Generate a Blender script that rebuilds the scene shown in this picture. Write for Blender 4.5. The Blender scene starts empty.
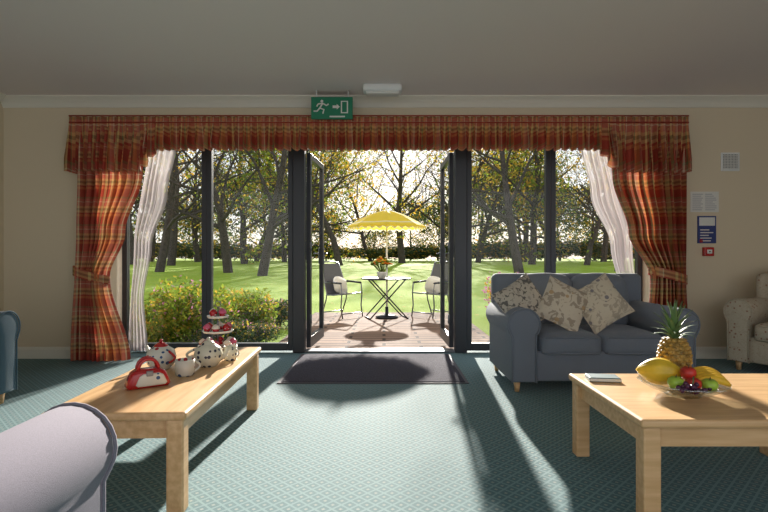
import bpy, bmesh, math, random
from mathutils import Vector, Matrix, Euler
R = random.Random(7)
scene = bpy.context.scene
PI = math.pi

# ---------------------------------------------------------------- materials
def newmat(name):
    m = bpy.data.materials.new(name); m.use_nodes = True
    nt = m.node_tree
    b = nt.nodes["Principled BSDF"]
    return m, nt, b
def pm(name, col, rough=0.6, metal=0.0, bump=0.0, bscale=50, var=0.0, vscale=8, sheen=0, coat=0):
    m, nt, b = newmat(name)
    b.inputs["Base Color"].default_value = (*col, 1)
    b.inputs["Roughness"].default_value = rough
    b.inputs["Metallic"].default_value = metal
    if sheen: b.inputs["Sheen Weight"].default_value = sheen
    if coat: b.inputs["Coat Weight"].default_value = coat
    tc = nt.nodes.new("ShaderNodeTexCoord")
    if var:
        n = nt.nodes.new("ShaderNodeTexNoise"); n.inputs["Scale"].default_value = vscale; n.inputs["Detail"].default_value = 5
        nt.links.new(tc.outputs["Object"], n.inputs["Vector"])
        r = nt.nodes.new("ShaderNodeValToRGB")
        r.color_ramp.elements[0].position = .3; r.color_ramp.elements[1].position = .7
        r.color_ramp.elements[0].color = (*[max(0, c*(1-var)) for c in col], 1)
        r.color_ramp.elements[1].color = (*[min(1, c*(1+var)) for c in col], 1)
        nt.links.new(n.outputs["Fac"], r.inputs[0]); nt.links.new(r.outputs[0], b.inputs["Base Color"])
    if bump:
        n = nt.nodes.new("ShaderNodeTexNoise"); n.inputs["Scale"].default_value = bscale; n.inputs["Detail"].default_value = 3
        nt.links.new(tc.outputs["Object"], n.inputs["Vector"])
        bp = nt.nodes.new("ShaderNodeBump"); bp.inputs["Strength"].default_value = bump; bp.inputs["Distance"].default_value = .01
        nt.links.new(n.outputs["Fac"], bp.inputs["Height"]); nt.links.new(bp.outputs[0], b.inputs["Normal"])
    return m
def N(nt, t, **kw):
    n = nt.nodes.new(t)
    for k, v in kw.items(): setattr(n, k, v)
    return n
def M(nt, op, a, b=None):
    n = nt.nodes.new("ShaderNodeMath"); n.operation = op
    for i, x in enumerate((a, b)):
        if x is None: continue
        if isinstance(x, (int, float)): n.inputs[i].default_value = x
        else: nt.links.new(x, n.inputs[i])
    return n.outputs[0]
def mixc(nt, f, a, b):
    n = nt.nodes.new("ShaderNodeMix"); n.data_type = 'RGBA'
    if isinstance(f, (int, float)): n.inputs[0].default_value = f
    else: nt.links.new(f, n.inputs[0])
    for i, x in ((6, a), (7, b)):
        if isinstance(x, tuple): n.inputs[i].default_value = (*x[:3], 1)
        else: nt.links.new(x, n.inputs[i])
    return n.outputs[2]

def wood_mat(name, c1, c2, axis='Y'):
    m, nt, b = newmat(name)
    tc = N(nt, "ShaderNodeTexCoord"); mp = N(nt, "ShaderNodeMapping")
    mp.inputs["Scale"].default_value = (14, 1.2, 14) if axis == 'Y' else (1.2, 14, 14)
    nt.links.new(tc.outputs["Object"], mp.inputs[0])
    n = N(nt, "ShaderNodeTexNoise"); n.inputs["Scale"].default_value = 3; n.inputs["Detail"].default_value = 6
    nt.links.new(mp.outputs[0], n.inputs["Vector"])
    r = N(nt, "ShaderNodeValToRGB"); r.color_ramp.elements[0].position = .35; r.color_ramp.elements[1].position = .65
    r.color_ramp.elements[0].color = (*c1, 1); r.color_ramp.elements[1].color = (*c2, 1)
    nt.links.new(n.outputs["Fac"], r.inputs[0]); nt.links.new(r.outputs[0], b.inputs["Base Color"])
    b.inputs["Roughness"].default_value = .36
    return m

def plaid_mat(name):
    m, nt, b = newmat(name)
    tc = N(nt, "ShaderNodeTexCoord"); s = N(nt, "ShaderNodeSeparateXYZ")
    nt.links.new(tc.outputs["UV"], s.inputs[0])
    def ramp(src, p, stops):
        f = M(nt, 'FRACT', M(nt, 'DIVIDE', src, p))
        r = N(nt, "ShaderNodeValToRGB"); r.color_ramp.interpolation = 'CONSTANT'
        e = r.color_ramp.elements
        e[0].position = 0; e[0].color = (*stops[0][1], 1)
        e[1].position = stops[1][0]; e[1].color = (*stops[1][1], 1)
        for p_, c in stops[2:]:
            x = e.new(p_); x.color = (*c, 1)
        nt.links.new(f, r.inputs[0]); return r.outputs[0]
    red = (.40, .055, .03); org = (.64, .23, .07); gold = (.66, .44, .17); grn = (.18, .18, .07); crm = (.66, .53, .34); pink = (.54, .18, .11)
    h = ramp(s.outputs[1], .27, [(0, red), (.28, org), (.36, red), (.42, gold), (.5, grn), (.58, gold), (.66, pink), (.8, crm), (.83, pink), (.93, grn)])
    v = ramp(s.outputs[0], .21, [(0, red), (.3, gold), (.4, red), (.5, grn), (.56, org), (.72, pink), (.86, crm), (.9, red)])
    c = mixc(nt, .55, h, v)
    nt.links.new(c, b.inputs["Base Color"]); b.inputs["Roughness"].default_value = .75
    tr = N(nt, "ShaderNodeBsdfTranslucent"); nt.links.new(c, tr.inputs[0])
    mx = N(nt, "ShaderNodeMixShader"); mx.inputs[0].default_value = .22
    out = nt.nodes["Material Output"]
    nt.links.new(b.outputs[0], mx.inputs[1]); nt.links.new(tr.outputs[0], mx.inputs[2]); nt.links.new(mx.outputs[0], out.inputs[0])
    return m

def translucent(name, col, fac=.5, transp=0.0, var=None, vscale=1.5, pertone=False):
    m, nt, b = newmat(name)
    out = nt.nodes["Material Output"]
    b.inputs["Base Color"].default_value = (*col, 1); b.inputs["Roughness"].default_value = .7
    b.inputs["Specular IOR Level"].default_value = .25
    tr = N(nt, "ShaderNodeBsdfTranslucent"); tr.inputs[0].default_value = (*col, 1)
    if var:
        tc = N(nt, "ShaderNodeTexCoord"); n = N(nt, "ShaderNodeTexNoise"); n.inputs["Scale"].default_value = vscale
        nt.links.new(tc.outputs["Object"], n.inputs["Vector"])
        r = N(nt, "ShaderNodeValToRGB"); r.color_ramp.elements[0].position = .35; r.color_ramp.elements[1].position = .65
        r.color_ramp.elements[0].color = (*col, 1); r.color_ramp.elements[1].color = (*var, 1)
        nt.links.new(n.outputs["Fac"], r.inputs[0])
        nt.links.new(r.outputs[0], b.inputs["Base Color"]); nt.links.new(r.outputs[0], tr.inputs[0])
    mx = N(nt, "ShaderNodeMixShader"); mx.inputs[0].default_value = fac
    nt.links.new(b.outputs[0], mx.inputs[1]); nt.links.new(tr.outputs[0], mx.inputs[2])
    last = mx.outputs[0]
    if transp:
        tp = N(nt, "ShaderNodeBsdfTransparent"); m2 = N(nt, "ShaderNodeMixShader"); m2.inputs[0].default_value = transp
        nt.links.new(last, m2.inputs[1]); nt.links.new(tp.outputs[0], m2.inputs[2]); last = m2.outputs[0]
    nt.links.new(last, out.inputs[0])
    return m

def glass_mat(name, tint=(1, 1, 1), gl=.06):
    m, nt, b = newmat(name); nt.nodes.remove(b)
    out = nt.nodes["Material Output"]
    tp = N(nt, "ShaderNodeBsdfTransparent"); tp.inputs[0].default_value = (*tint, 1)
    g = N(nt, "ShaderNodeBsdfGlossy"); g.inputs["Roughness"].default_value = .02
    mx = N(nt, "ShaderNodeMixShader"); mx.inputs[0].default_value = gl
    nt.links.new(tp.outputs[0], mx.inputs[1]); nt.links.new(g.outputs[0], mx.inputs[2]); nt.links.new(mx.outputs[0], out.inputs[0])
    return m

def dots_mat(name, base, dots, scale=25, thr=.3, rough=.25):
    m, nt, b = newmat(name)
    tc = N(nt, "ShaderNodeTexCoord"); v = N(nt, "ShaderNodeTexVoronoi"); v.inputs["Scale"].default_value = scale
    v.inputs["Randomness"].default_value = .45
    nt.links.new(tc.outputs["Object"], v.inputs["Vector"])
    f = M(nt, 'LESS_THAN', v.outputs["Distance"], thr)
    col = dots[0]
    if len(dots) > 1:
        s = N(nt, "ShaderNodeSeparateColor"); nt.links.new(v.outputs["Color"], s.inputs[0])
        g = M(nt, 'GREATER_THAN', s.outputs[0], .5)
        col = mixc(nt, g, dots[0], dots[1])
    c = mixc(nt, f, base, col)
    nt.links.new(c, b.inputs["Base Color"]); b.inputs["Roughness"].default_value = rough
    return m

def carpet_mat():
    m, nt, b = newmat("carpet_teal_lattice")
    tc = N(nt, "ShaderNodeTexCoord"); s = N(nt, "ShaderNodeSeparateXYZ"); nt.links.new(tc.outputs["Object"], s.inputs[0])
    p = .072
    u = M(nt, 'DIVIDE', M(nt, 'ADD', s.outputs[0], s.outputs[1]), p)
    v = M(nt, 'DIVIDE', M(nt, 'SUBTRACT', s.outputs[0], s.outputs[1]), p)
    def ln(x, w):
        a = M(nt, 'ABSOLUTE', M(nt, 'SUBTRACT', M(nt, 'FRACT', x), .5))
        return M(nt, 'LESS_THAN', a, w)
    lines = M(nt, 'MAXIMUM', ln(u, .10), ln(v, .10))
    dot = M(nt, 'MULTIPLY', ln(M(nt, 'ADD', u, .5), .13), ln(M(nt, 'ADD', v, .5), .13))
    n = N(nt, "ShaderNodeTexNoise"); n.inputs["Scale"].default_value = 260; nt.links.new(tc.outputs["Object"], n.inputs["Vector"])
    base = mixc(nt, n.outputs["Fac"], (.022, .085, .105), (.058, .165, .18))
    c = mixc(nt, M(nt, 'MULTIPLY', lines, .5), base, (.19, .33, .32))
    c = mixc(nt, M(nt, 'MULTIPLY', dot, .6), c, (.28, .33, .28))
    nt.links.new(c, b.inputs["Base Color"]); b.inputs["Roughness"].default_value = .85
    b.inputs["Sheen Weight"].default_value = .1
    bp = N(nt, "ShaderNodeBump"); bp.inputs["Strength"].default_value = .5; bp.inputs["Distance"].default_value = .004
    nt.links.new(n.outputs["Fac"], bp.inputs["Height"]); nt.links.new(bp.outputs[0], b.inputs["Normal"])
    return m

def paver_mat():
    m, nt, b = newmat("patio_decking")
    tc = N(nt, "ShaderNodeTexCoord")
    br = N(nt, "ShaderNodeTexBrick"); nt.links.new(tc.outputs["Object"], br.inputs["Vector"])
    br.inputs["Scale"].default_value = 1; br.inputs["Brick Width"].default_value = .9; br.inputs["Row Height"].default_value = .19
    br.inputs["Mortar Size"].default_value = .022; br.inputs["Bias"].default_value = -.1
    br.inputs["Color1"].default_value = (.25, .16, .11, 1); br.inputs["Color2"].default_value = (.14, .092, .068, 1); br.inputs["Mortar"].default_value = (.02, .013, .01, 1)
    n = N(nt, "ShaderNodeTexNoise"); n.inputs["Scale"].default_value = 9; n.inputs["Detail"].default_value = 6
    nt.links.new(tc.outputs["Object"], n.inputs["Vector"])
    c = mixc(nt, M(nt, 'MULTIPLY', n.outputs["Fac"], .2), br.outputs[0], (.34, .24, .18))
    nt.links.new(c, b.inputs["Base Color"]); b.inputs["Roughness"].default_value = .85
    b.inputs["Specular IOR Level"].default_value = .1
    return m

def lawn_mat():
    m, nt, b = newmat("lawn_grass")
    tc = N(nt, "ShaderNodeTexCoord")
    n = N(nt, "ShaderNodeTexNoise"); n.inputs["Scale"].default_value = .6; n.inputs["Detail"].default_value = 8
    n2 = N(nt, "ShaderNodeTexNoise"); n2.inputs["Scale"].default_value = 25; n2.inputs["Detail"].default_value = 4
    for x in (n, n2): nt.links.new(tc.outputs["Object"], x.inputs["Vector"])
    c = mixc(nt, n.outputs["Fac"], (.18, .31, .02), (.40, .47, .045))
    c = mixc(nt, M(nt, 'MULTIPLY', n2.outputs["Fac"], .7), c, (.08, .18, .012))
    v = N(nt, "ShaderNodeTexVoronoi"); v.inputs["Scale"].default_value = 3.0; nt.links.new(tc.outputs["Object"], v.inputs["Vector"])
    c = mixc(nt, M(nt, 'LESS_THAN', v.outputs["Distance"], .13), c, (.5, .3, .08))
    nt.links.new(c, b.inputs["Base Color"]); b.inputs["Roughness"].default_value = .9; b.inputs["Specular IOR Level"].default_value = .1
    bp = N(nt, "ShaderNodeBump"); bp.inputs["Strength"].default_value = .6; bp.inputs["Distance"].default_value = .05
    nt.links.new(n2.outputs["Fac"], bp.inputs["Height"]); nt.links.new(bp.outputs[0], b.inputs["Normal"])
    return m

def pattern_fabric(name, base, a, bcol, scale=14, thr=.18):
    m, nt, b = newmat(name)
    tc = N(nt, "ShaderNodeTexCoord")
    v = N(nt, "ShaderNodeTexVoronoi"); v.inputs["Scale"].default_value = scale; nt.links.new(tc.outputs["Object"], v.inputs["Vector"])
    n = N(nt, "ShaderNodeTexNoise"); n.inputs["Scale"].default_value = scale*1.4; n.inputs["Detail"].default_value = 3
    n.inputs["Distortion"].default_value = 1.5
    nt.links.new(tc.outputs["Object"], n.inputs["Vector"])
    c = mixc(nt, M(nt, 'GREATER_THAN', n.outputs["Fac"], .54), base, a)
    c = mixc(nt, M(nt, 'LESS_THAN', v.outputs["Distance"], thr), c, bcol)
    nt.links.new(c, b.inputs["Base Color"]); b.inputs["Roughness"].default_value = .85
    return m

mt = dict(
 wall=pm("wall_cream_paint", (.72, .61, .44), .8, bump=.05, bscale=200),
 ceil=pm("ceiling_paint", (.84, .745, .715), .85, bump=.05, bscale=150),
 trim=pm("trim_white_gloss", (.82, .78, .68), .4),
 frame=pm("window_frame_anthracite", (.035, .037, .045), .4, bump=.02),
 glass=glass_mat("window_glass", (.97, .98, .98), .015),
 wood=wood_mat("pale_beech_long", (.60, .355, .16), (.73, .47, .24)),
 woodx=wood_mat("pale_beech_cross", (.60, .355, .16), (.73, .47, .24), 'X'),
 blue=pm("slate_blue_upholstery", (.155, .18, .225), .85, bump=.25, bscale=400, var=.12, vscale=200, sheen=.2),
 teal=pm("dark_blue_upholstery", (.05, .105, .145), .8, bump=.3, bscale=300, sheen=.2),
 lilac=pm("lilac_grey_upholstery", (.225, .21, .255), .95, bump=.15, bscale=500, var=.12, vscale=350),
 mat=pm("charcoal_mat", (.048, .044, .07), .95, bump=1, bscale=300, var=.5, vscale=120),
 matedge=pm("mat_rubber_edge", (.09, .085, .10), .7),
 white=pm("white_plastic", (.8, .8, .78), .4),
 paper=pm("white_paper", (.75, .73, .68), .8),
 green=pm("exit_sign_green", (.01, .20, .10), .4),
 bluep=pm("notice_blue", (.03, .05, .20), .5),
 red=pm("red_gloss", (.45, .01, .012), .25, coat=.4),
 black=pm("black_metal", (.03, .03, .035), .4, metal=.6),
 greym=pm("grey_metal", (.22, .23, .25), .35, metal=.8),
 sling=pm("textilene_sling", (.10, .10, .11), .7, var=.2, vscale=100),
 china=pm("white_china", (.8, .78, .72), .15, coat=.5),
 yellow=translucent("parasol_yellow", (.82, .62, .07), .55),
 cream=translucent("parasol_cream", (.8, .75, .50), .5),
 sheer=translucent("sheer_voile", (.62, .57, .58), .45, .5),
 plaid=plaid_mat("tartan_fabric"),
 bark=pm("tree_bark", (.055, .043, .036), .9, bump=.6, bscale=15, var=.4, vscale=6),
 leafg=translucent("leaf_green", (.10, .18, .02), .55, var=(.30, .33, .04)),
 leafy=translucent("leaf_autumn", (.38, .32, .04), .55, var=(.50, .27, .04)),
 leafd=translucent("leaf_dark", (.035, .075, .03), .45, var=(.10, .13, .04), vscale=.8),
 petalp=translucent("petal_pink", (.50, .22, .34), .4),
 petaly=translucent("petal_yellow", (.7, .5, .05), .4),
 petalo=translucent("petal_orange", (.85, .22, .02), .4),
 carpet=carpet_mat(), paver=paver_mat(), lawn=lawn_mat(),
)
# ---------------------------------------------------------------- mesh builder
class B:
    def __init__(s): s.bm = bmesh.new(); s.mats = []
    def mi(s, m):
        m = mt[m] if isinstance(m, str) else m
        if m not in s.mats: s.mats.append(m)
        return s.mats.index(m)
    def _add(s, t, m, mat4=None, smooth=True):
        i = s.mi(m)
        if mat4 is not None: t.transform(mat4)
        for f in t.faces: f.material_index = i; f.smooth = smooth
        me = bpy.data.meshes.new("tmp"); t.to_mesh(me); t.free()
        s.bm.from_mesh(me); bpy.data.meshes.remove(me)
    def box(s, lo, hi, m, bev=0.0, seg=2, rot=None, smooth=None, piv=None):
        t = bmesh.new(); bmesh.ops.create_cube(t, size=1)
        c = (Vector(lo)+Vector(hi))/2; d = Vector(hi)-Vector(lo)
        for v in t.verts: v.co = Vector((v.co.x*d.x, v.co.y*d.y, v.co.z*d.z))
        if bev: bmesh.ops.bevel(t, geom=t.edges[:]+t.verts[:], offset=min(bev, min(d)*.49), segments=seg, profile=.5, affect='EDGES')
        mm = Matrix.Translation(c)
        if rot: mm = mm @ Euler(rot).to_matrix().to_4x4()
        s._add(t, m, mm, smooth=(bev > 0 and seg > 2) if smooth is None else smooth)
    def soft(s, lo, hi, m, bev=.05, puff=.02, rot=None):
        # upholstered rounded cushion: bulged, subdivided box
        t = bmesh.new(); bmesh.ops.create_cube(t, size=2)
        bmesh.ops.subdivide_edges(t, edges=t.edges[:], cuts=9, use_grid_fill=True)
        c = (Vector(lo)+Vector(hi))/2; h = (Vector(hi)-Vector(lo))/2
        for v in t.verts:
            x, y, z = v.co
            p = Vector((x*h.x, y*h.y, z*h.z))
            # round the corners
            q = Vector((max(-h.x+bev, min(h.x-bev, p.x)), max(-h.y+bev, min(h.y-bev, p.y)), max(-h.z+bev, min(h.z-bev, p.z))))
            d = p-q
            if d.length > 1e-6: p = q + d.normalized()*bev
            fx, fy, fz = 1-x*x, 1-y*y, 1-z*z
            p += Vector((x*fy*fz, y*fx*fz, z*fx*fy))*puff
            v.co = p
        mm = Matrix.Translation(c)
        if rot: mm = mm @ Euler(rot).to_matrix().to_4x4()
        s._add(t, m, mm)
    def prism(s, prof, y0, y1, m, bev=.015, mat4=None, smooth=True, seg=3):
        t = bmesh.new()
        a = [t.verts.new((x, y0, z)) for x, z in prof]; b = [t.verts.new((x, y1, z)) for x, z in prof]
        n = len(prof); t.faces.new(a); t.faces.new(b[::-1]); caps = t.faces[:]
        for i in range(n): t.faces.new((a[i], b[i], b[(i+1) % n], a[(i+1) % n]))
        t.normal_update(); bmesh.ops.recalc_face_normals(t, faces=t.faces[:])
        if bev:
            es = list({e for f in t.faces[:] if len(f.verts) == n and n > 4 for e in f.edges})
            bmesh.ops.bevel(t, geom=es, offset=bev, segments=seg, profile=.5, affect='EDGES')
        s._add(t, m, mat4, smooth)
    def tube(s, pts, r, m, seg=8, cap=True):
        pts = [Vector(p) for p in pts]
        if isinstance(r, (int, float)): r = [r]*len(pts)
        t = bmesh.new(); rings = []
        up = Vector((0, 0, 1)); prev = None
        for i, p in enumerate(pts):
            d = (pts[min(i+1, len(pts)-1)]-pts[max(i-1, 0)])
            d = d.normalized() if d.length > 0 else up
            if prev is None:
                a = d.cross(up) if abs(d.z) < .95 else d.cross(Vector((1, 0, 0)))
            else:
                a = prev - d*prev.dot(d)
            a.normalize(); prev = a; b_ = d.cross(a)
            rings.append([t.verts.new(p+(a*math.cos(2*PI*k/seg)+b_*math.sin(2*PI*k/seg))*r[i]) for k in range(seg)])
        for i in range(len(rings)-1):
            for k in range(seg): t.faces.new((rings[i][k], rings[i][(k+1) % seg], rings[i+1][(k+1) % seg], rings[i+1][k]))
        if cap: t.faces.new(rings[0][::-1]); t.faces.new(rings[-1])
        s._add(t, m)
    def ball(s, c, sc, m, u=16, v=10, rot=None):
        t = bmesh.new(); bmesh.ops.create_uvsphere(t, u_segments=u, v_segments=v, radius=1)
        if isinstance(sc, (int, float)): sc = (sc,)*3
        mm = Matrix.Translation(c)
        if rot: mm = mm @ Euler(rot).to_matrix().to_4x4()
        s._add(t, m, mm @ Matrix.Diagonal((*sc, 1)))
    def lathe(s, prof, c, m, seg=32, rib=0, ribn=0, mat4=None):
        t = bmesh.new(); rings = []
        for r, z in prof:
            if r < 1e-5: rings.append([t.verts.new((0, 0, z))])
            else: rings.append([t.verts.new(((r*(1+rib*math.cos(ribn*2*PI*k/seg)))*math.cos(2*PI*k/seg), (r*(1+rib*math.cos(ribn*2*PI*k/seg)))*math.sin(2*PI*k/seg), z)) for k in range(seg)])
        for i in range(len(rings)-1):
            a, b = rings[i], rings[i+1]
            for k in range(seg):
                k2 = (k+1) % seg
                if len(a) == 1 and len(b) == 1: continue
                if len(a) == 1: t.faces.new((a[0], b[k2], b[k]))
                elif len(b) == 1: t.faces.new((a[k], a[k2], b[0]))
                else: t.faces.new((a[k], a[k2], b[k2], b[k]))
        s._add(t, m, Matrix.Translation(c) @ (mat4 or Matrix()))
    def poly(s, pts, m):
        t = bmesh.new(); t.faces.new([t.verts.new(p) for p in pts]); s._add(t, m, smooth=False)
    def grid(s, fn, nu, nv, m, uvfn=None):
        t = bmesh.new(); uvl = t.loops.layers.uv.new("UVMap")
        vs = [[t.verts.new(fn(i/nu, j/nv)) for i in range(nu+1)] for j in range(nv+1)]
        for j in range(nv):
            for i in range(nu):
                f = t.faces.new((vs[j][i], vs[j][i+1], vs[j+1][i+1], vs[j+1][i]))
                if uvfn:
                    for l, (a, b) in zip(f.loops, ((i, j), (i+1, j), (i+1, j+1), (i, j+1))): l[uvl].uv = uvfn(a/nu, b/nv)
        s._add(t, m)
    def done(s, name, loc=(0, 0, 0), rz=0, rot=None):
        me = bpy.data.meshes.new(name); s.bm.to_mesh(me); s.bm.free()
        for m in s.mats: me.materials.append(m)
        o = bpy.data.objects.new(name, me); scene.collection.objects.link(o)
        o.location = loc; o.rotation_euler = rot or (0, 0, rz)
        return o

WY = 5.25; FY = 5.6; CZ = 2.67; LX = -3.9; RX = 5.0; BY = -1.8
# ---------------------------------------------------------------- room
b = B(); b.box((LX, BY, -.25), (RX, FY+.12, 0), 'carpet'); b.done("floor")
b = B(); b.box((LX-.2, BY, CZ), (RX+.2, FY+.12, CZ+.2), 'ceil'); b.done("ceiling")
b = B(); b.box((LX-.2, WY, 0), (-2.86, FY+.12, CZ), 'wall'); b.box((2.82, WY, 0), (RX+.2, FY+.12, CZ), 'wall')
b.box((-2.86, WY, 2.3), (2.82, FY+.12, CZ), 'wall'); b.done("wall_back")
b = B(); b.box((LX-.2, BY, 0), (LX, WY, CZ), 'wall'); b.done("wall_left")
b = B(); b.box((RX, BY, 0), (RX+.2, WY, CZ), 'wall'); b.done("wall_right")
def skirting(name, x0, x1):
    b = B(); b.prism([(0, 0), (.018, 0), (.018, .09), (.012, .105), (.005, .115), (0, .12)], 0, x1-x0, 'trim', bev=0, smooth=False)
    o = b.done(name, (x0, WY, 0), 0); o.rotation_euler = (0, 0, -PI/2); return o
skirting("baseboard_back_left", LX, -2.86); skirting("baseboard_back_right", 2.82, RX)
b = B(); b.box((LX, BY, 0), (LX+.018, WY-.02, .12), 'trim', .004); b.done("baseboard_left")
cov = [(0, 0), (.1, 0), (.1, -.012), (.085, -.02), (.06, -.035), (.035, -.06), (.02, -.085), (.012, -.1), (0, -.1)]
b = B(); b.prism(cov, 0, RX-LX, 'trim', bev=0, smooth=False); o = b.done("trim_coving", (LX, WY, CZ)); o.rotation_euler = (0, 0, -PI/2)
b = B(); b.prism(cov, 0, WY-BY-.1, 'trim', bev=0, smooth=False); b.done("trim_coving_left", (LX, BY, CZ))
# ---------------------------------------------------------------- window wall
def window(name, x0, x1, z0=.02, z1=2.3, y=FY, fw=.055):
    b = B(); d = .035
    b.box((x0, y-d, z0), (x0+fw, y+d, z1), 'frame', .006); b.box((x1-fw, y-d, z0), (x1, y+d, z1), 'frame', .006)
    b.box((x0+fw, y-d, z0), (x1-fw, y+d, z0+.08), 'frame', .006); b.box((x0+fw, y-d, z1-fw), (x1-fw, y+d, z1), 'frame', .006)
    b.box((x0+fw, y-.006, z0+.08), (x1-fw, y+.006, z1-fw), 'glass')
    return b.done(name)
window("window_1", -2.85, -1.93); window("window_2", -1.93, -.99)
window("window_3", .90, 1.815); window("window_4", 1.815, 2.81)
b = B()
b.box((-.99, FY-.06, 0), (-.86, FY+.06, 2.3), 'frame', .008); b.box((.77, FY-.06, 0), (.90, FY+.06, 2.3), 'frame', .008)
b.box((-.86, FY-.06, 2.22), (.77, FY+.06, 2.3), 'frame', .008); b.box((-.86, FY-.05, 0), (.77, FY+.12, .02), 'greym', .004)
b.done("door_frame")
def door(name, w, loc, rz, sgn):
    b = B(); z0 = .03; z1 = 2.2; f = .07; t = .025
    b.box((0, -t, z0), (f, t, z1), 'frame', .005); b.box((w-f, -t, z0), (w, t, z1), 'frame', .005)
    b.box((f, -t, z0), (w-f, t, z0+.12), 'frame', .005); b.box((f, -t, z1-f), (w-f, t, z1), 'frame', .005)
    b.box((f, -.005, z0+.12), (w-f, .005, z1-f), 'glass')
    for s in (-1, 1):
        b.box((w-.06, s*(t+.006)-.005, .95), (w-.03, s*(t+.006)+.005, 1.15), 'greym', .003)
        b.tube([(w-.045, s*t, 1.08), (w-.045, s*(t+.045), 1.08), (w-.15, s*(t+.05), 1.08)], .009, 'greym')
    for z in (.3, 1.1, 1.95): b.tube([(-.005, -sgn*.03, z), (-.005, -sgn*.03, z+.1)], .012, 'greym')
    return b.done(name, loc, rz)
door("door_1", .80, (-.84, FY+.09, 0), math.radians(86), 1)
door("door_2", .80, (.75, FY+.09, 0), math.radians(91), -1)

# ---------------------------------------------------------------- curtains
def lerp(pts, t):
    for (a, x), (c, y) in zip(pts, pts[1:]):
        if t <= c:
            k = (t-a)/(c-a); k = k*k*(3-2*k); return x+(y-x)*k
    return pts[-1][1]
def curtain(name, yc, ztop, zbot, outer, inner, folds, amp, mat, fw, tie=None, nu=150, nv=50, seed=1):
    rr = random.Random(seed); ph = [rr.uniform(0, 6) for _ in range(6)]
    b = B()
    def fn(u, v):
        x0, x1 = lerp(outer, v), lerp(inner, v)
        uu = u+.012*math.sin(9*u*2*PI+ph[0])
        a = amp*(1+.25*math.sin(4*v+ph[1]+u*9))
        y = yc + a*math.sin(2*PI*folds*uu+.4*math.sin(3*v+ph[2])) + .3*a*math.sin(2*PI*folds*2.3*u+ph[3])
        return (x0+(x1-x0)*u+.3*amp*math.cos(2*PI*folds*uu), y, ztop+(zbot-ztop)*v)
    b.grid(fn, nu, nv, mat, lambda u, v: (u*fw, (1-v)*(ztop-zbot)))
    if tie:
        zt, xa, xc = tie
        pts = []
        for k in range(25):
            a = 2*PI*k/24; pts.append(((xa+xc)/2+abs(xc-xa)/2*1.12*math.cos(a), yc+(amp+.035)*math.sin(a), zt+.05*math.cos(a)*(1 if xc > xa else -1)*-1))
        def tf(u, v):
            i = u*24; k = min(int(i), 23); p = Vector(pts[k]).lerp(Vector(pts[k+1]), i-k)
            return (p.x, p.y, p.z+(v-.5)*.09)
        b.grid(tf, 48, 2, mat, lambda u, v: (u*.9, v*.09+.1))
    return b.done(name)
curtain("curtain", 5.11, 2.32, .015, [(0, -3.08), (.6, -3.05), (1, -3.12)], [(0, -2.35), (.2, -2.42), (.45, -2.60), (.64, -2.76), (1, -2.56)], 8, .065, 'plaid', 1.9, (.86, -3.08, -2.76), nu=200, seed=1)
curtain("curtain", 5.11, 2.32, .015, [(0, 2.98), (.6, 2.98), (1, 3.03)], [(0, 2.20), (.2, 2.27), (.45, 2.44), (.64, 2.66), (1, 2.60)], 8, .065, 'plaid', 1.9, (.86, 2.66, 3.0), nu=200, seed=5)
curtain("sheer_curtain", 5.40, 2.26, .05, [(0, -2.50), (.5, -2.64), (1, -2.70)], [(0, -2.20), (.25, -2.30), (.5, -2.46), (.75, -2.54), (1, -2.50)], 5, .03, 'sheer', 1.5, seed=3)
curtain("sheer_curtain", 5.40, 2.26, .05, [(0, 2.42), (.5, 2.62), (1, 2.74)], [(0, 2.06), (.25, 2.17), (.5, 2.38), (.75, 2.50), (1, 2.50)], 5, .03, 'sheer', 1.5, seed=4)
# pelmet / valance
b = B()
X0, X1, PY = -3.10, 3.00, 5.05
def vb(x):
    def ss(a, c, x): k = max(0, min(1, (x-a)/(c-a))); return k*k*(3-2*k)
    e = 1-ss(-2.45, -2.2, x)+ss(2.10, 2.32, x)
    return 2.105-.225*e
L = X1-X0; ret = .17; T = L+2*ret
def path(s):
    if s < ret: return X0, PY+ret-s, -1
    if s > ret+L: return X1, PY+(s-ret-L), 1
    return X0+(s-ret), PY, 0
def vf(u, v):
    s = u*T; x, y, side = path(s); zt = 2.425
    zb = vb(x)+.010*math.sin(s*2*PI/.078+.6*math.sin(s*7))
    a = .004+.042*min(1, max(0, v-.1)*1.5)
    if v < .18: a = .008
    w = a*math.sin(s*2*PI/.078+.6*math.sin(s*7))+.3*a*math.sin(s*2*PI/.033+1)
    z = zt+(zb-zt)*v
    if side == 0: return (x+.3*a*math.cos(s*2*PI/.078), y-w, z)
    return (x+side*w, y, z)
b.grid(vf, 1500, 16, 'plaid', lambda u, v: (u*T*1.7, (2.43-v*.33)))
for zz in (2.43, 2.365):
    b.tube([(X0, PY+.17, zz), (X0, PY-.012, zz), (X1, PY-.012, zz), (X1, PY+.17, zz)], .007, 'plaid', seg=6)
b.box((X0+.01, PY+.05, 2.40), (X1-.01, WY-.005, 2.43), 'white')
b.done("curtain_pelmet")

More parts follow.
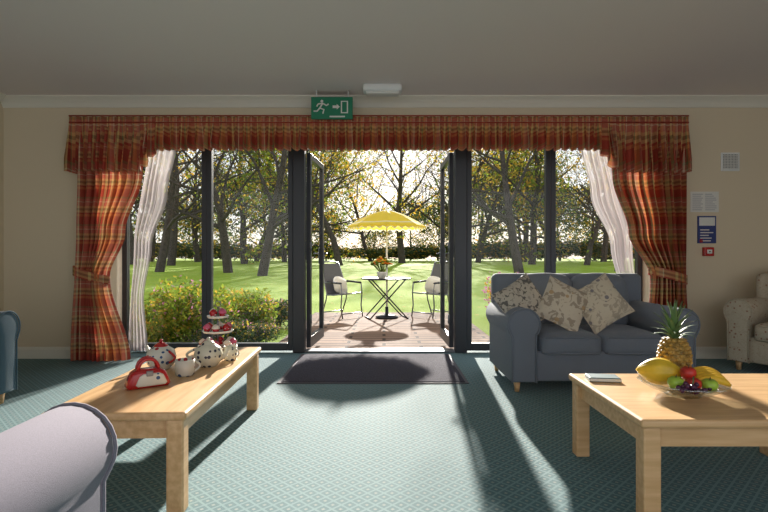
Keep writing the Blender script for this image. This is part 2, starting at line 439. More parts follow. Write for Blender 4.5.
# ---------------------------------------------------------------- fixtures
b = B()
b.box((-.71, 4.985, 2.385), (-.305, 5.015, 2.60), 'green', .004)
g = 4.984
def wbox(x0, z0, x1, z1): b.box((x0, g-.002, z0), (x1, g+.001, z1), 'paper')
wbox(-.42, 2.44, -.35, 2.56); b.box((-.408, g-.004, 2.45), (-.362, g, 2.55), 'green')
b.ball((-.605, g, 2.557), (.014, .003, .014), 'paper')
for p in ([(-.595, 2.54), (-.625, 2.49)], [(-.595, 2.535), (-.56, 2.515), (-.54, 2.53)], [(-.60, 2.535), (-.64, 2.53), (-.655, 2.505)],
          [(-.625, 2.49), (-.585, 2.475), (-.595, 2.435)], [(-.625, 2.49), (-.65, 2.46), (-.685, 2.46)]):
    b.tube([(x, g, z) for x, z in p], .008, 'paper', 6)
wbox(-.50, 2.49, -.455, 2.515)
b.poly([(-.46, g-.002, 2.53), (-.46, g-.002, 2.475), (-.43, g-.002, 2.5025)], 'paper')
b.box((-.53, g-.002, 2.40), (-.38, g, 2.415), 'paper')
b.tube([(-.66, 5, 2.6), (-.66, 5, CZ)], .006, 'white'); b.tube([(-.35, 5, 2.6), (-.35, 5, CZ)], .006, 'white')
b.done("exit_sign")
b = B(); b.box((-.2, 4.78, 2.595), (.17, 4.93, CZ+.002), 'white', .03, 4); b.box((-.17, 4.80, 2.575), (.14, 4.91, 2.60), 'paper', .01, 3); b.done("emergency_light")
b = B(); vx0, vx1, vz0, vz1 = 3.45, 3.64, 1.92, 2.11
b.box((vx0, WY-.012, vz0), (vx1, WY, vz1), 'white', .004)
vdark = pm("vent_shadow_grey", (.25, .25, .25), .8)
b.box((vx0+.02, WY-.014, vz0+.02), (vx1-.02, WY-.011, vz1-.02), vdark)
for i in range(9):
    b.box((vx0+.02, WY-.024, vz0+.022+i*.0165), (vx1-.02, WY-.012, vz0+.029+i*.0165), 'paper', rot=(.5, 0, 0))
for i in range(1, 6): b.box((vx0+i*.031, WY-.022, vz0+.02), (vx0+i*.031+.004, WY-.012, vz1-.02), 'paper')
b.done("wall_vent")
txt = pm("printed_text_grey", (.35, .35, .38), .8)
b = B(); b.box((3.14, WY-.004, 1.50), (3.43, WY, 1.71), 'paper')
for i in range(9): b.box((3.16, WY-.006, 1.52+i*.02), (3.27-R.random()*.04, WY-.004, 1.526+i*.02), txt)
for i in range(9): b.box((3.29, WY-.006, 1.52+i*.02), (3.41-R.random()*.05, WY-.004, 1.526+i*.02), txt)
b.done("wall_notice")
b = B(); b.box((3.21, WY-.012, 1.18), (3.40, WY, 1.46), 'bluep', .003)
b.box((3.225, WY-.014, 1.36), (3.385, WY-.012, 1.445), 'paper')
for i in range(5): b.box((3.235, WY-.014, 1.20+i*.028), (3.37-R.random()*.05, WY-.012, 1.21+i*.028), 'paper')
b.box((3.23, WY-.014, 1.19), (3.26, WY-.0125, 1.22), 'red'); b.done("fire_action_notice")
b = B(); b.box((3.26, WY-.045, 1.05), (3.36, WY, 1.14), 'red', .006); b.box((3.285, WY-.049, 1.075), (3.335, WY-.044, 1.115), 'white', .002)
b.ball((3.31, WY-.05, 1.095), (.008, .003, .008), 'black'); b.done("fire_call_point")

# ---------------------------------------------------------------- upholstered seating
def seating(name, w, d, H, armH, n, mat, loc, rz, armw=.24, feet='wood', wing=False, seatH=.45):
    b = B(); hw = w/2; hd = d/2
    b.box((-hw+armw*.5, -hd+.03, .09), (hw-armw*.5, hd-.05, .32), mat, .02, 3)
    iw = (w-2*armw)/n
    for i in range(n):
        x0 = -hw+armw+i*iw
        b.soft((x0+.004, -hd-.0, .285), (x0+iw-.004, hd-.2, seatH), mat, .045, .018)
        b.soft((x0+.004, hd-.3, seatH-.05), (x0+iw-.004, hd-.10, H-.02), mat, .07, .03, rot=(-.12, 0, 0))
        for z, yy in ((seatH-.02, -hd-.004), (.31, -hd-.004)):
            b.tube([(x0+.03, yy, z), (x0+iw-.03, yy, z)], .006, mat, 6)
    b.box((-hw+.05, hd-.14, .1), (hw-.05, hd, H), mat, .05, 5)
    r = armw/2
    for s in (-1, 1):
        prof = [(-.75*r, .085), (-.75*r, armH-r*1.6)]
        for k in range(17):
            a = math.radians(205-k*(235/16)); prof.append((r*math.cos(a), armH-r+r*math.sin(a)))
        prof += [(.72*r, armH-r*1.8), (.72*r, .085)]
        prof = [(s*x+s*(hw-r), z) for x, z in prof]
        b.prism(prof, -hd+.01, hd-.03, mat, .02)
        b.tube([(x, -hd+.012, z) for x, z in prof], .006, mat, 6, cap=True)
        if wing:
            b.soft((s*(hw-r)-.05, hd-.42, armH-.05), (s*(hw-r)+.05, hd-.03, H-.05), mat, .045, .01)
    for sx in (-1, 1):
        for sy in (-1, 1):
            x, y = sx*(hw-.09), sy*(hd-.09)
            b.lathe([(0, 0), (.02, 0), (.032, .09), (0, .09)], (x, y, 0), 'wood', 4, mat4=Matrix.Rotation(PI/4, 4, 'Z'))
    return b.done(name, loc, rz)
floral = pattern_fabric("floral_armchair_fabric", (.50, .43, .32), (.46, .38, .28), (.30, .15, .10), 24, .2)
seating("sofa", 1.46, .90, .89, .65, 2, 'blue', (1.67, 4.33, 0), 0, armw=.25)
seating("patterned_armchair", .78, .80, .93, .66, 1, floral, (3.70, 4.62, 0), math.radians(-62), wing=True)
seating("blue_armchair", .80, .84, .86, .66, 1, 'teal', (-3.06, 3.33, 0), math.radians(90))
seating("lilac_armchair", .86, .86, .82, .62, 1, 'lilac', (-1.21, 1.07, 0), math.radians(180), armw=.25)

def cushion(name, s, mat, loc, rot, th=.14):
    b = B()
    def side(sg):
        def fn(u, v):
            x, y = 2*u-1, 2*v-1
            k = (1-x**2)*(1-y**2)
            return (x*s/2*(1-.07*(1-y*y)*abs(x)), y*s/2*(1-.07*(1-x*x)*abs(y)), sg*th/2*(max(k, 0)**.45))
        return fn
    b.grid(side(1), 22, 22, mat); b.grid(side(-1), 22, 22, mat)
    bmesh.ops.remove_doubles(b.bm, verts=b.bm.verts[:], dist=.0005)
    return b.done(name, loc, rot=rot)
c1 = pattern_fabric("leaf_cushion_fabric", (.50, .45, .37), (.13, .12, .11), (.36, .32, .27), 15, .2)
c2 = pattern_fabric("print_cushion_fabric", (.60, .53, .42), (.36, .30, .23), (.46, .32, .18), 11, .2)
c3 = pattern_fabric("spot_cushion_fabric", (.60, .53, .41), (.42, .36, .28), (.22, .20, .21), 13, .22)
# Rotation: in-plane turn applied first (local Z), then stood up and leant on the sofa back
def stand(turn, yaw, lean=70): return (Matrix.Rotation(math.radians(yaw), 3, 'Z') @ Matrix.Rotation(math.radians(lean), 3, 'X') @ Matrix.Rotation(math.radians(turn), 3, 'Z')).to_euler()
cushion("throw_cushion", .40, c1, (1.12, 4.13, .66), stand(28, 14))
cushion("throw_cushion", .37, c2, (1.435, 4.10, .66), stand(62, 0))
cushion("throw_cushion", .38, c3, (1.74, 4.12, .67), stand(-58+90, -8))

# ---------------------------------------------------------------- coffee tables
def coffee(name, w, l, h, loc, rz, mat):
    b = B(); tw, tl = w/2, l/2; leg = .07; ins = .015
    b.box((-tw, -tl, h-.035), (tw, tl, h), mat, .012, 3, smooth=False)
    for sx in (-1, 1):
        for sy in (-1, 1):
            cx, cy = sx*(tw-ins-leg/2), sy*(tl-ins-leg/2)
            b.box((cx-leg/2, cy-leg/2, 0), (cx+leg/2, cy+leg/2, h-.035), mat, .008, 2)
        x = sx*(tw-ins-leg/2); b.box((x-.012, -tl+.05, h-.115), (x+.012, tl-.05, h-.035), mat)
        y = sx*(tl-ins-leg/2); b.box((-tw+.05, y-.012, h-.115), (tw-.05, y+.012, h-.035), mat)
    return b.done(name, loc, rz)
coffee("coffee_table", .58, 1.50, .42, (-1.115, 2.80, 0), math.radians(2), 'wood')
coffee("coffee_table", 1.10, .79, .42, (1.54, 2.36, 0), 0, 'woodx')
TZ = .42
# ---------------------------------------------------------------- tea things
dotw = dots_mat("china_blue_dots", (.7, .67, .58), [(.03, .08, .2), (.4, .02, .03)], 28, .3)
dotk = dots_mat("china_black_dots", (.7, .66, .52), [(.05, .05, .08)], 34, .33)
dotr = dots_mat("red_dots", (.50, .012, .02), [(.8, .77, .73)], 38, .28)
def teapot(name, loc, r, m, lid, rz=0):
    b = B()
    b.lathe([(0, 0), (r*.55, 0), (r*.6, r*.06), (r*.9, r*.4), (r, r*.85), (r*.88, r*1.3), (r*.5, r*1.58), (r*.42, r*1.6)], (0, 0, 0), m)
    b.lathe([(r*.47, r*1.56), (r*.45, r*1.66), (r*.25, r*1.82), (0, r*1.86)], (0, 0, 0), lid)
    b.ball((0, 0, r*1.95), r*.14, lid, 12, 8)
    b.tube([(r*.8, 0, r*.55), (r*1.15, 0, r*.75), (r*1.35, 0, r*1.15), (r*1.62, 0, r*1.45)], [r*.24, r*.19, r*.13, r*.11], m, 12)
    b.tube([(-r*.82-r*.62*math.sin(PI*k/10), 0, r*(1.3-.8*k/10)) for k in range(11)], r*.09, lid, 8)
    return b.done(name, loc, rz)
teapot("teapot", (-1.245, 2.86, TZ), .080, dotw, 'red', math.radians(150))
teapot("teapot", (-1.005, 2.93, TZ), .080, dotk, dotk, math.radians(20))
def mug(name, loc, r, h, m, rz):
    b = B(); b.lathe([(0, 0), (r*.8, 0), (r*.95, h*.1), (r, h*.5), (r, h), (r*.9, h), (r*.88, h*.2), (0, h*.12)], (0, 0, 0), m)
    b.tube([(r*.95+r*.6*math.sin(PI*k/10), 0, h*(.85-.65*k/10)) for k in range(11)], r*.13, m, 8)
    return b.done(name, loc, rz)
mug("mug", (-1.05, 2.70, TZ), .05, .085, dotw, .6)
mug("mug", (-.93, 3.10, TZ), .04, .085, dotk, -.4)
b = B()
prof = [(-.085, 0), (.085, 0), (.10, .015), (.075, .075), (.05, .09), (-.05, .09), (-.075, .075), (-.10, .015)]
b.prism(prof, -.045, .045, 'red', .02)
b.prism([(x*.7+.01, z*.66+.012) for x, z in prof], -.053, .053, dotw, .008)
for y in (-.022, .022): b.tube([(.045*math.cos(a*PI/10), y, .087+.05*math.sin(a*PI/10)) for a in range(11)], .008, 'red')
b.box((-.015, -.058, .06), (.015, -.045, .085), 'greym', .003)
b.done("polka_dot_handbag", (-1.14, 2.47, TZ), math.radians(35))
b = B()
b.lathe([(0, 0), (.05, 0), (.05, .008), (.012, .015), (.006, .03)], (0, 0, 0), 'china')
b.tube([(0, 0, 0), (0, 0, .30)], .005, 'greym'); b.tube([(.02*math.cos(2*PI*k/12), 0, .315+.02*math.sin(2*PI*k/12)) for k in range(13)], .003, 'greym')
pinkc = pm("pink_icing", (.7, .12, .22), .4); whitec = pm("cream_icing", (.8, .7, .6), .5)
for z, r, n in ((.03, .125, 8), (.13, .10, 6), (.225, .07, 4)):
    b.lathe([(0, 0), (r*.9, 0), (r, .012), (r, .016), (r*.88, .006), (0, .006)], (0, 0, z), 'china')
    for k in range(n):
        a = 2*PI*k/n+z*5; c = (math.cos(a)*(r-.03), math.sin(a)*(r-.03), z+.006)
        b.lathe([(0, 0), (.016, 0), (.024, .028), (0, .028)], c, dotr, 14)
        b.lathe([(.025, .026), (.026, .034), (.018, .044), (.008, .052), (0, .056)], c, (pinkc, whitec, 'red')[k % 3], 14)
b.done("cake_stand", (-1.09, 3.36, TZ), 0)

# ---------------------------------------------------------------- fruit
bowlg = glass_mat("cut_glass", (.88, .92, .92), .35)
b = B()
b.lathe([(0, .004), (.07, .004), (.075, .0), (.08, .01), (.13, .025), (.180, .055), (.185, .058), (.182, .064), (.125, .034), (.07, .016), (0, .014)], (0, 0, 0), bowlg, 96, .03, 16)
b.done("glass_bowl", (1.36, 2.33, TZ), 0)
pskin = pm("pineapple_skin", (.36, .22, .05), .55, var=.5, vscale=40, bump=.4)
pleaf = pm("pineapple_leaf", (.10, .17, .06), .5, var=.3, vscale=20)
b = B()
hh = .19; rr_ = .066
b.lathe([(0, 0)]+[(rr_*math.sin(PI*(.12+.76*k/12))**.6, hh*k/12) for k in range(13)]+[(0, hh)], (0, 0, 0), pskin)
for j in range(11):
    for k in range(12):
        a = 2*PI*(k+.5*(j % 2))/12; z = hh*(j+.5)/11; rad = rr_*math.sin(PI*(.12+.76*z/hh))**.6
        b.ball((rad*math.cos(a), rad*math.sin(a), z), (.013, .013, .010), pskin, 6, 5)
for j in range(38):
    a = j*2.4; lv = j/38; tilt = 1.15*(1-lv)+.08; ln = .085+.085*lv
    p0 = Vector((.018*math.cos(a)*(1-lv), .018*math.sin(a)*(1-lv), hh-.005+.03*lv)); o = Vector((math.cos(a), math.sin(a), 0)); sd = Vector((-math.sin(a), math.cos(a), 0))
    def lf(u, v, p0=p0, o=o, sd=sd, tilt=tilt, ln=ln):
        th = tilt*(.45+.75*v); w = .014*(1-v)**.7
        p = p0+o*(ln*v*math.sin(th))+Vector((0, 0, ln*v*math.cos(th)*1.0))
        return p+sd*(w*(2*u-1))+o*(-.004*(2*u-1)**2)
    b.grid(lf, 2, 6, pleaf)
b.done("pineapple", (1.40, 2.47, TZ+.045), 0)
mel = pm("melon_skin", (.72, .47, .03), .4, var=.15, vscale=20)
b = B(); pr = [(0, -.10)]+[(.060*math.sin(PI*k/16)**.75, -.10+.20*k/16) for k in range(1, 16)]+[(0, .10)]
b.lathe(pr, (0, 0, 0), mel, 48, .03, 10); b.tube([(0, 0, .095), (0, 0, .11)], .006, pleaf)
b.done("honeydew_melon", (1.28, 2.38, TZ+.095), rot=(math.radians(88), 0, math.radians(60)))
ban = pm("banana_skin", (.80, .48, .03), .45, var=.15, vscale=30)
b = B()
for i in range(5):
    pts = []; rs = []
    for k in range(13):
        t = k/12; a = -.75+1.5*t
        pts.append((.105*math.sin(a)+.0, .018*(i-2)*1.5, .10*(math.cos(a)-.73)*(.9)+.004*i+.0)); rs.append(.019*max(.25, math.sin(PI*(.06+.88*t))**.5) if 0 < k < 12 else .005)
    b.tube(pts, rs, ban, 8)
b.tube([(-.085, -.04, .01), (-.10, 0, .02), (-.085, .05, .02)], .01, pleaf)
b.done("banana_bunch", (1.46, 2.31, TZ+.062), math.radians(-15))
appr = pm("apple_red", (.50, .03, .02), .3, var=.5, vscale=15); appg = pm("apple_green", (.33, .50, .05), .3, var=.2, vscale=15)
def apple(loc, m):
    b = B()
    b.lathe([(0, -.024), (.012, -.029), (.024, -.022), (.034, 0), (.031, .018), (.018, .028), (.006, .024), (0, .019)], (0, 0, 0), m, 24)
    b.tube([(0, 0, .018), (.003, 0, .038)], .0018, 'bark', 5); return b.done("apple", loc)
apple((1.35, 2.235, TZ+.068), appr); apple((1.415, 2.225, TZ+.066), appg); apple((1.285, 2.255, TZ+.070), appg); apple((1.36, 2.29, TZ+.105), appr)
grp = pm("grape_dark", (.07, .015, .05), .2)
b = B()
for i in range(34): b.ball((R.gauss(0, .03), R.gauss(0, .018), abs(R.gauss(0, .014))), .0105, grp, 10, 8)
b.tube([(0, 0, .02), (.01, .01, .06)], .003, pleaf, 5); b.done("grapes", (1.32, 2.19, TZ+.05))
b = B(); b.box((-.075, -.05, 0), (.075, .05, .022), pm("book_cover", (.06, .12, .13), .5), .004); b.box((-.072, -.052, .004), (.077, .048, .018), 'paper', .001)
b.done("small_book", (1.11, 2.60, TZ), math.radians(-8))

# ---------------------------------------------------------------- doormat
b = B(); b.box((-.88, 4.2, .001), (.70, 5.46, .008), 'matedge', .003); b.box((-.85, 4.225, .006), (.67, 5.43, .014), 'mat', .003); b.done("doormat")

# ---------------------------------------------------------------- outside
def gz(y): return -.14 if y < 9 else -.14+.55*min(1, (y-9)/45)
b = B()
b.grid(lambda u, v: (-90+180*u, 5.75+120*v**2, gz(5.75+120*v**2)), 20, 60, 'lawn'); b.done("lawn")
b = B(); b.box((-1.35, 5.74, -.3), (1.45, 10.0, -.05), 'paver', .01); b.done("patio")
PZ = -.05
b = B(); r = .43; h = .70
b.tube([(r*math.cos(2*PI*k/40), r*math.sin(2*PI*k/40), h) for k in range(41)], .014, 'black', 8, cap=False)
b.lathe([(0, h-.006), (r, h-.006), (r, h+.002), (0, h+.002)], (0, 0, 0), pm("table_mesh_top", (.10, .11, .11), .45, metal=.2), 40)
for s in (-1, 1):
    for y in (-.22, .22):
        b.tube([(s*.34, y, 0), (-s*.30, y, h-.01)], .012, 'black', 8)
    b.tube([(s*.34, -.24, .012), (s*.34, .24, .012)], .012, 'black', 8); b.tube([(s*.30, -.22, h-.02), (s*.30, .22, h-.02)], .010, 'black', 8)
b.done("patio_table", (.04, 9.1, PZ), math.radians(12))
# parasol
b = B(); Rr = .69; zb = 1.63; zt = 1.91; n = 8
def par(u, v):
    a = u*2*PI; rad = Rr*v
    k = (math.cos(PI/n)/math.cos(((a) % (2*PI/n))-PI/n))
    sag = .018*math.sin(v*PI)*(1-abs(math.cos(n*a/2)))
    return (rad*k*math.cos(a), rad*k*math.sin(a), zt-(zt-zb)*(v**1.6)-sag)
b.grid(lambda u, v: par(u, v*.86), 64, 10, 'yellow'); b.grid(lambda u, v: par(u, .86+v*.05), 64, 2, 'cream'); b.grid(lambda u, v: par(u, .91+v*.09), 64, 3, 'yellow')
def val(u, v):
    x, y, z = par(u, 1); return (x*1.002, y*1.002, z-v*(.055+.018*math.cos(u*2*PI*32)))
b.grid(lambda u, v: val(u, v*.6), 256, 3, 'yellow'); b.grid(lambda u, v: val(u, .6+.4*v), 256, 2, 'cream')
b.tube([(0, 0, .02), (0, 0, 1.95)], .016, 'white', 10); b.ball((0, 0, 1.96), .025, 'white')
for k in range(n):
    a = 2*PI*k/n; pts = [Vector(par(k/n, t/6))-Vector((0, 0, .012)) for t in range(7)]; b.tube(pts, .005, 'greym', 5)
    b.tube([(0, 0, 1.5), Vector(par(k/n, .5))-Vector((0, 0, .015))], .004, 'greym', 5)
b.lathe([(0, 0), (.2, 0), (.2, .03), (.06, .06), (.03, .07), (.03, .2), (0, .2)], (0, 0, 0), 'black', 24)
b.done("garden_parasol", (.05, 9.1+.0, PZ), 0)
b = B()
b.lathe([(0, 0), (.06, 0), (.085, .11), (.09, .12), (.08, .12), (.06, .03), (0, .02)], (0, 0, 0), 'china', 24)
for i in range(60):
    a = R.random()*6.28; e = R.random(); rad = .17*math.sqrt(R.random()); p = Vector((rad*math.cos(a), rad*math.sin(a), .24+.13*(1-(rad/.18)**2)*R.uniform(.6, 1.1)))
    b.tube([(0, 0, .08), p], .003, 'leafg', 4)
    if i % 4 == 3:
        b.ball(p, (.035, .035, .03), 'leafg', 7, 5)
    else:
        c = ('petalo', 'petaly', 'petalo')[i % 3]
        for q in range(6):
            t = q*PI/3; b.ball(p+Vector((.017*math.cos(t), .017*math.sin(t), 0)), (.017, .017, .01), c, 6, 4)
        b.ball(p+Vector((0, 0, .006)), .012, 'petaly', 6, 4)
b.done("flower_pot", (-.04, 8.93, PZ+.704))
def patio_chair(loc, rz):
    b = B(); w = .26
    for s in (-1, 1):
        x = s*w
        b.tube([(x, -.24, 0), (x, -.20, .2), (x, -.22, .42), (x, -.20, .60), (x, -.05, .63), (x, .20, .62)], .012, 'greym', 8)
        b.tube([(x, .30, 0), (x, .18, .30), (x*.98, .16, .42), (x*.96, .24, .66), (x*.9, .36, .98)], .012, 'greym', 8)
        b.tube([(x, -.22, .43), (x, .0, .40), (x, .17, .40)], .011, 'greym', 8)
        b.tube([(x*.98, -.20, .615), (x*.98, .15, .635)], .018, 'black', 8)
    b.tube([(-w*.9, .36, .98), (0, .375, 1.0), (w*.9, .36, .98)], .012, 'greym', 8)
    b.tube([(-w, -.22, .43), (w, -.22, .43)], .011, 'greym', 8)
    b.tube([(-w, .27, .08), (w, .27, .08)], .010, 'greym', 8); b.tube([(-w, -.235, .08), (w, -.235, .08)], .010, 'greym', 8)
    prof = [(-.23, .435), (-.1, .41), (.05, .395), (.15, .40), (.19, .48), (.245, .68), (.35, .965)]
    def fn(u, v):
        k = v*(len(prof)-1); i = min(int(k), len(prof)-2); f = k-i
        y = prof[i][0]*(1-f)+prof[i+1][0]*f; z = prof[i][1]*(1-f)+prof[i+1][1]*f
        return ((2*u-1)*w*.97, y, z-.008*(1-(2*u-1)**2))
    b.grid(fn, 4, 24, 'sling')
    b.soft((-.16, .03, .43), (.16, .12, .70), 'paper', .045, .03, rot=(-.3, .2, .1))
    return b.done("patio_chair", loc, rz)
patio_chair((-.74, 9.3, PZ), math.radians(50)); patio_chair((.86, 9.35, PZ), math.radians(-48))

# vegetation -----------------------------------------------------------
def raw(name, V, F, MI, mats):
    me = bpy.data.meshes.new(name); me.from_pydata(V, [], F); me.polygons.foreach_set("material_index", MI)
    for m in mats: me.materials.append(mt[m] if isinstance(m, str) else m)
    me.update(); return me
def leafq(V, F, MI, p, s, rn, mi):
    n = Vector((rn.gauss(0, 1), rn.gauss(0, 1), rn.gauss(0, 1))).normalized()
    a = n.orthogonal().normalized(); c = n.cross(a); an = rn.random()*6.28
    a, c = a*math.cos(an)+c*math.sin(an), c*math.cos(an)-a*math.sin(an)
    i = len(V); V += [tuple(p-a*s), tuple(p-c*s*.5), tuple(p+a*s), tuple(p+c*s*.5)]; F.append((i, i+1, i+2, i+3)); MI.append(mi)
def tree_mesh(name, seed, H, leaf, leaves_per, leafsize, spread=.5, levels=4, trunk_r=.2, clear=.22):
    rn = random.Random(seed); V = []; F = []; MI = []; tips = []
    def tube(pts, rs, seg):
        base = len(V)
        for i, p in enumerate(pts):
            d = (pts[min(i+1, len(pts)-1)]-pts[max(i-1, 0)]).normalized(); a = d.orthogonal().normalized(); c = d.cross(a)
            for k in range(seg): V.append(tuple(p+(a*math.cos(2*PI*k/seg)+c*math.sin(2*PI*k/seg))*rs[i]))
        for i in range(len(pts)-1):
            for k in range(seg): F.append((base+i*seg+k, base+i*seg+(k+1) % seg, base+(i+1)*seg+(k+1) % seg, base+(i+1)*seg+k)); MI.append(0)
    def grow(p, d, ln, r, lev):
        n = 5 if lev == 0 else 4; pts = [p]; rs = [r]; dd = d
        for i in range(n):
            dd = (dd+Vector((rn.gauss(0, .14), rn.gauss(0, .14), rn.gauss(0, .06)+(.05 if lev else 0)))).normalized()
            p = p+dd*ln/n; pts.append(p); rs.append(r*(1-.72*(i+1)/n))
        tube(pts, rs, (7, 5, 4, 3, 3)[lev])
        if lev >= levels-1:
            tips.append((pts, ln)); return
        nc = (11, 6, 5, 4)[lev]
        for j in range(nc):
            t = clear+(1-clear)*(j+rn.random())/nc if lev == 0 else .25+.75*(j+rn.random())/nc
            k = min(n-1, int(t*n)); f = t*n-k; q = pts[k].lerp(pts[min(k+1, n)], min(f, 1))
            az = rn.random()*6.28 if lev else j*2.4+rn.random()
            o = dd.orthogonal().normalized(); o.rotate(Matrix.Rotation(az, 3, dd))
            nd = (dd*(.55+.5*t)+o*spread*1.7).normalized()
            l = ln*((.62*(1.15-.7*t)) if lev == 0 else rn.uniform(.45, .65))
            grow(q, nd, l, max(.012, r*(1-.7*t)*.55), lev+1)
    grow(Vector((0, 0, -.2)), Vector((rn.gauss(0, .05), rn.gauss(0, .05), 1)), H, trunk_r, 0)
    for pts, ln in tips:
        for _ in range(leaves_per):
            q = pts[rn.randint(1, len(pts)-1)]+Vector((rn.gauss(0, 1), rn.gauss(0, 1), rn.gauss(0, 1)))*ln*.28
            leafq(V, F, MI, q, leafsize*rn.uniform(.6, 1.3), rn, 1 if rn.random() < .75 else 2)
    return raw(name, V, F, MI, ['bark', leaf, 'leafg' if leaf == 'leafy' else 'leafy'])
def inst(me, name, x, y, z, sc=1, rz=0):
    o = bpy.data.objects.new(name, me); scene.collection.objects.link(o); o.location = (x, y, z); o.scale = (sc,)*3 if isinstance(sc, (int, float)) else sc; o.rotation_euler = (0, 0, rz); return o
tA = tree_mesh("tree_leafy", 3, 12, 'leafg', 11, .17, trunk_r=.30)
tB = tree_mesh("tree_autumn", 5, 11.5, 'leafy', 9, .16, trunk_r=.28)
tC = tree_mesh("tree_bare", 11, 12, 'leafy', 2, .12, spread=.6, trunk_r=.36)
tE = tree_mesh("tree_bare_small", 31, 9.5, 'leafy', 1, .09, spread=.6, trunk_r=.28)
tD = tree_mesh("tree_dense", 21, 8.5, 'leafd', 15, .19, clear=.06)
places = [
 (tE, 7.2, 27, 1.0, .3), (tE, -8.8, 29, 1.0, 2.0), (tA, -3.6, 42, 1.0, 1), (tB, 5.6, 46, 1.0, 2), (tC, 1.8, 50, 1.05, 3.2), (tE, -6.1, 25.5, .95, 4.2),
 (tE, -13.2, 30, 1.0, 4), (tC, -17.5, 42, 1.0, 1.3), (tC, -12.8, 47, 1.0, 5), (tA, -22, 45, 1.0, .3), (tC, 13.0, 45, 1, 1.2), (tB, 17, 43, .95, 2.2),
 (tA, 9.5, 52, 1.0, 3.3), (tC, 21, 46, 1, 5.1), (tB, 26, 48, 1, .9), (tB, -8.5, 48, 1, 1.9), (tB, -27, 50, 1, 2.9),
 (tC, 15, 55, 1, .8), (tC, -20, 55, 1, 3.8), (tC, 24, 56, 1, .2), (tE, 14.2, 31, 1, 2.4), (tC, -26, 57, 1, 1), (tA, 20, 60, 1, 1.4), (tA, -15, 60, 1.05, 4.4),
 (tC, 7.5, 58, 1.0, 1.7), (tA, -10.5, 54, 1.0, 2.7), (tB, -1.5, 60, 1.0, 4.7)]
for me, x, y, s, rz in places: inst(me, "tree", x, y, gz(y), s, rz)
for i in range(20):
    x = -48+i*5.1+R.uniform(-1.4, 1.4)
    inst(tD, "tree", x, 72+R.uniform(-5, 6), gz(68), (.55 if abs(x-1) < 9 else .8)+R.random()*.5, R.random()*6)
def bush(name, seed, rx, ry, h, nleaf, ls, leaf, flower=None, nf=0):
    rn = random.Random(seed); V = []; F = []; MI = []
    blobs = [(rn.uniform(-rx, rx)*.7, rn.uniform(-ry, ry)*.7, h*rn.uniform(.35, .65), rn.uniform(.25, .5)) for _ in range(9)]
    for i in range(nleaf+nf):
        bx, by, bz, br = rn.choice(blobs); d = Vector((rn.gauss(0, 1), rn.gauss(0, 1), rn.gauss(0, 1))).normalized()*(rn.random()**.4)
        p = Vector((bx+d.x*br*rx*1.3, by+d.y*br*ry*1.3, max(.0, bz+d.z*br*h*1.1)))
        if i >= nleaf: p.z += h*.04
        leafq(V, F, MI, p, ls*rn.uniform(.6, 1.3)*(1.0 if i < nleaf else .8), rn, (0 if rn.random() < .8 else 1) if i < nleaf else 2)
    for bx, by, bz, br in blobs:
        for k in range(6):
            i = len(V); q = (bx+rn.gauss(0, .1)*rx, by+rn.gauss(0, .1)*ry, bz*1.2)
            V += [(bx*.5-.006, by*.5, 0), (bx*.5+.006, by*.5, 0), (q[0]+.003, q[1], q[2]), (q[0]-.003, q[1], q[2])]; F.append((i, i+1, i+2, i+3)); MI.append(3)
    return raw(name, V, F, MI, [leaf, 'leafy', flower or leaf, 'bark'])
hedge = bush("undergrowth", 2, 4.0, 2.2, 3.2, 5000, .17, 'leafd')
for i in range(15):
    s = .8+R.random()*.5
    inst(hedge, "undergrowth_bush", -42+i*6.0+R.uniform(-2, 2), 63+R.uniform(-3, 3), gz(61), (s*1.5, s, s*.75), R.choice((0, PI))+R.uniform(-.3, .3))
s1 = bush("garden_shrub", 4, .55, .5, .62, 2800, .035, 'leafg', 'petaly', 60)
s2 = bush("garden_shrub", 6, .5, .5, .55, 2800, .03, 'leafd', 'petalp', 260)
s3 = bush("garden_shrub", 9, .5, .5, .85, 1800, .035, 'leafg', 'petalp', 160)
glare_shrub = bush("garden_shrub", 14, .45, .45, 1.0, 900, .035, 'leafy', 'petalp', 1500)  # pink shrub added to stand in for mauve glare on the right window
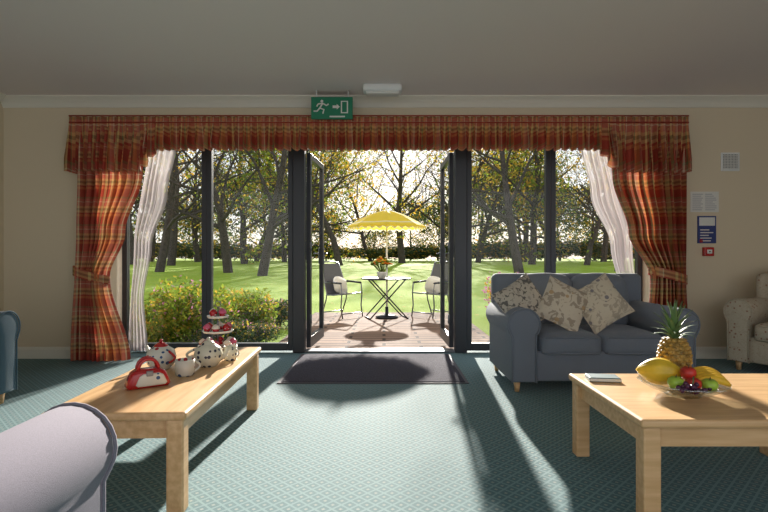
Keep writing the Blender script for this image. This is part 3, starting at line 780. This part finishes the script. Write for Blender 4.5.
for me, x, y, s, rz in [(s1, -3.55, 6.9, 1.0, 0), (s3, -2.75, 7.1, 1.1, 1), (s1, -2.9, 6.5, .7, 4), (s2, -2.0, 6.5, .8, 2), (s1, -2.3, 7.6, 1.1, 3), (s2, -3.4, 8.1, .9, 5), (s3, -4.3, 7.6, 1.1, 2), (s1, -4.6, 6.6, 1.1, 2),
    (s3, -1.8, 7.5, .7, .5), (s2, -1.9, 8.6, .9, 3), (s1, -2.6, 8.9, 1.0, 1), (s3, -2.35, 6.7, .8, 2.2), (s2, -1.7, 6.9, .6, 2.2),
    (glare_shrub, 2.0, 7.1, .85, 1), (glare_shrub, 2.75, 7.4, .9, 3), (s3, 3.3, 7.2, .9, 0), (s1, 3.9, 7.0, 1, 2), (glare_shrub, 1.95, 8.2, .9, 4), (s1, 3.5, 8.4, .9, 5), (s3, 4.5, 7.6, 1, 3)]:
    inst(me, "garden_shrub", x, y, gz(y), s, rz)

# ---------------------------------------------------------------- light
EL = math.radians(18.8); AZ = math.radians(4.0)
sd = Vector((math.sin(AZ)*math.cos(EL), math.cos(AZ)*math.cos(EL), math.sin(EL)))
sl = bpy.data.lights.new("sun", 'SUN'); sl.energy = 13.0; sl.color = (1, .93, .84); sl.angle = math.radians(1.0)
so = bpy.data.objects.new("sun", sl); scene.collection.objects.link(so); so.rotation_euler = sd.to_track_quat('Z', 'Y').to_euler(); so.location = (2, 30, 12)
w = bpy.data.worlds.new("World"); scene.world = w; w.use_nodes = True; nt = w.node_tree
bg = nt.nodes["Background"]; sky = nt.nodes.new("ShaderNodeTexSky"); sky.sky_type = 'NISHITA'; sky.sun_disc = False
sky.sun_elevation = EL; sky.sun_rotation = AZ; sky.air_density = 1.2; sky.dust_density = .6
mx = nt.nodes.new("ShaderNodeMix"); mx.data_type = 'RGBA'; mx.inputs[0].default_value = .90; mx.inputs[7].default_value = (4.05, 4.15, 4.4, 1)
nt.links.new(sky.outputs[0], mx.inputs[6]); nt.links.new(mx.outputs[2], bg.inputs[0]); bg.inputs[1].default_value = .24
cam = bpy.data.cameras.new("Camera"); cam.lens = 24; cam.sensor_width = 36; cam.clip_end = 500
co = bpy.data.objects.new("Camera", cam); scene.collection.objects.link(co); co.location = (0, 0, 1.05); co.rotation_euler = (PI/2, 0, 0)
scene.camera = co
scene.view_settings.view_transform = 'Standard'
scene.view_settings.look = 'None'
scene.view_settings.exposure = .25
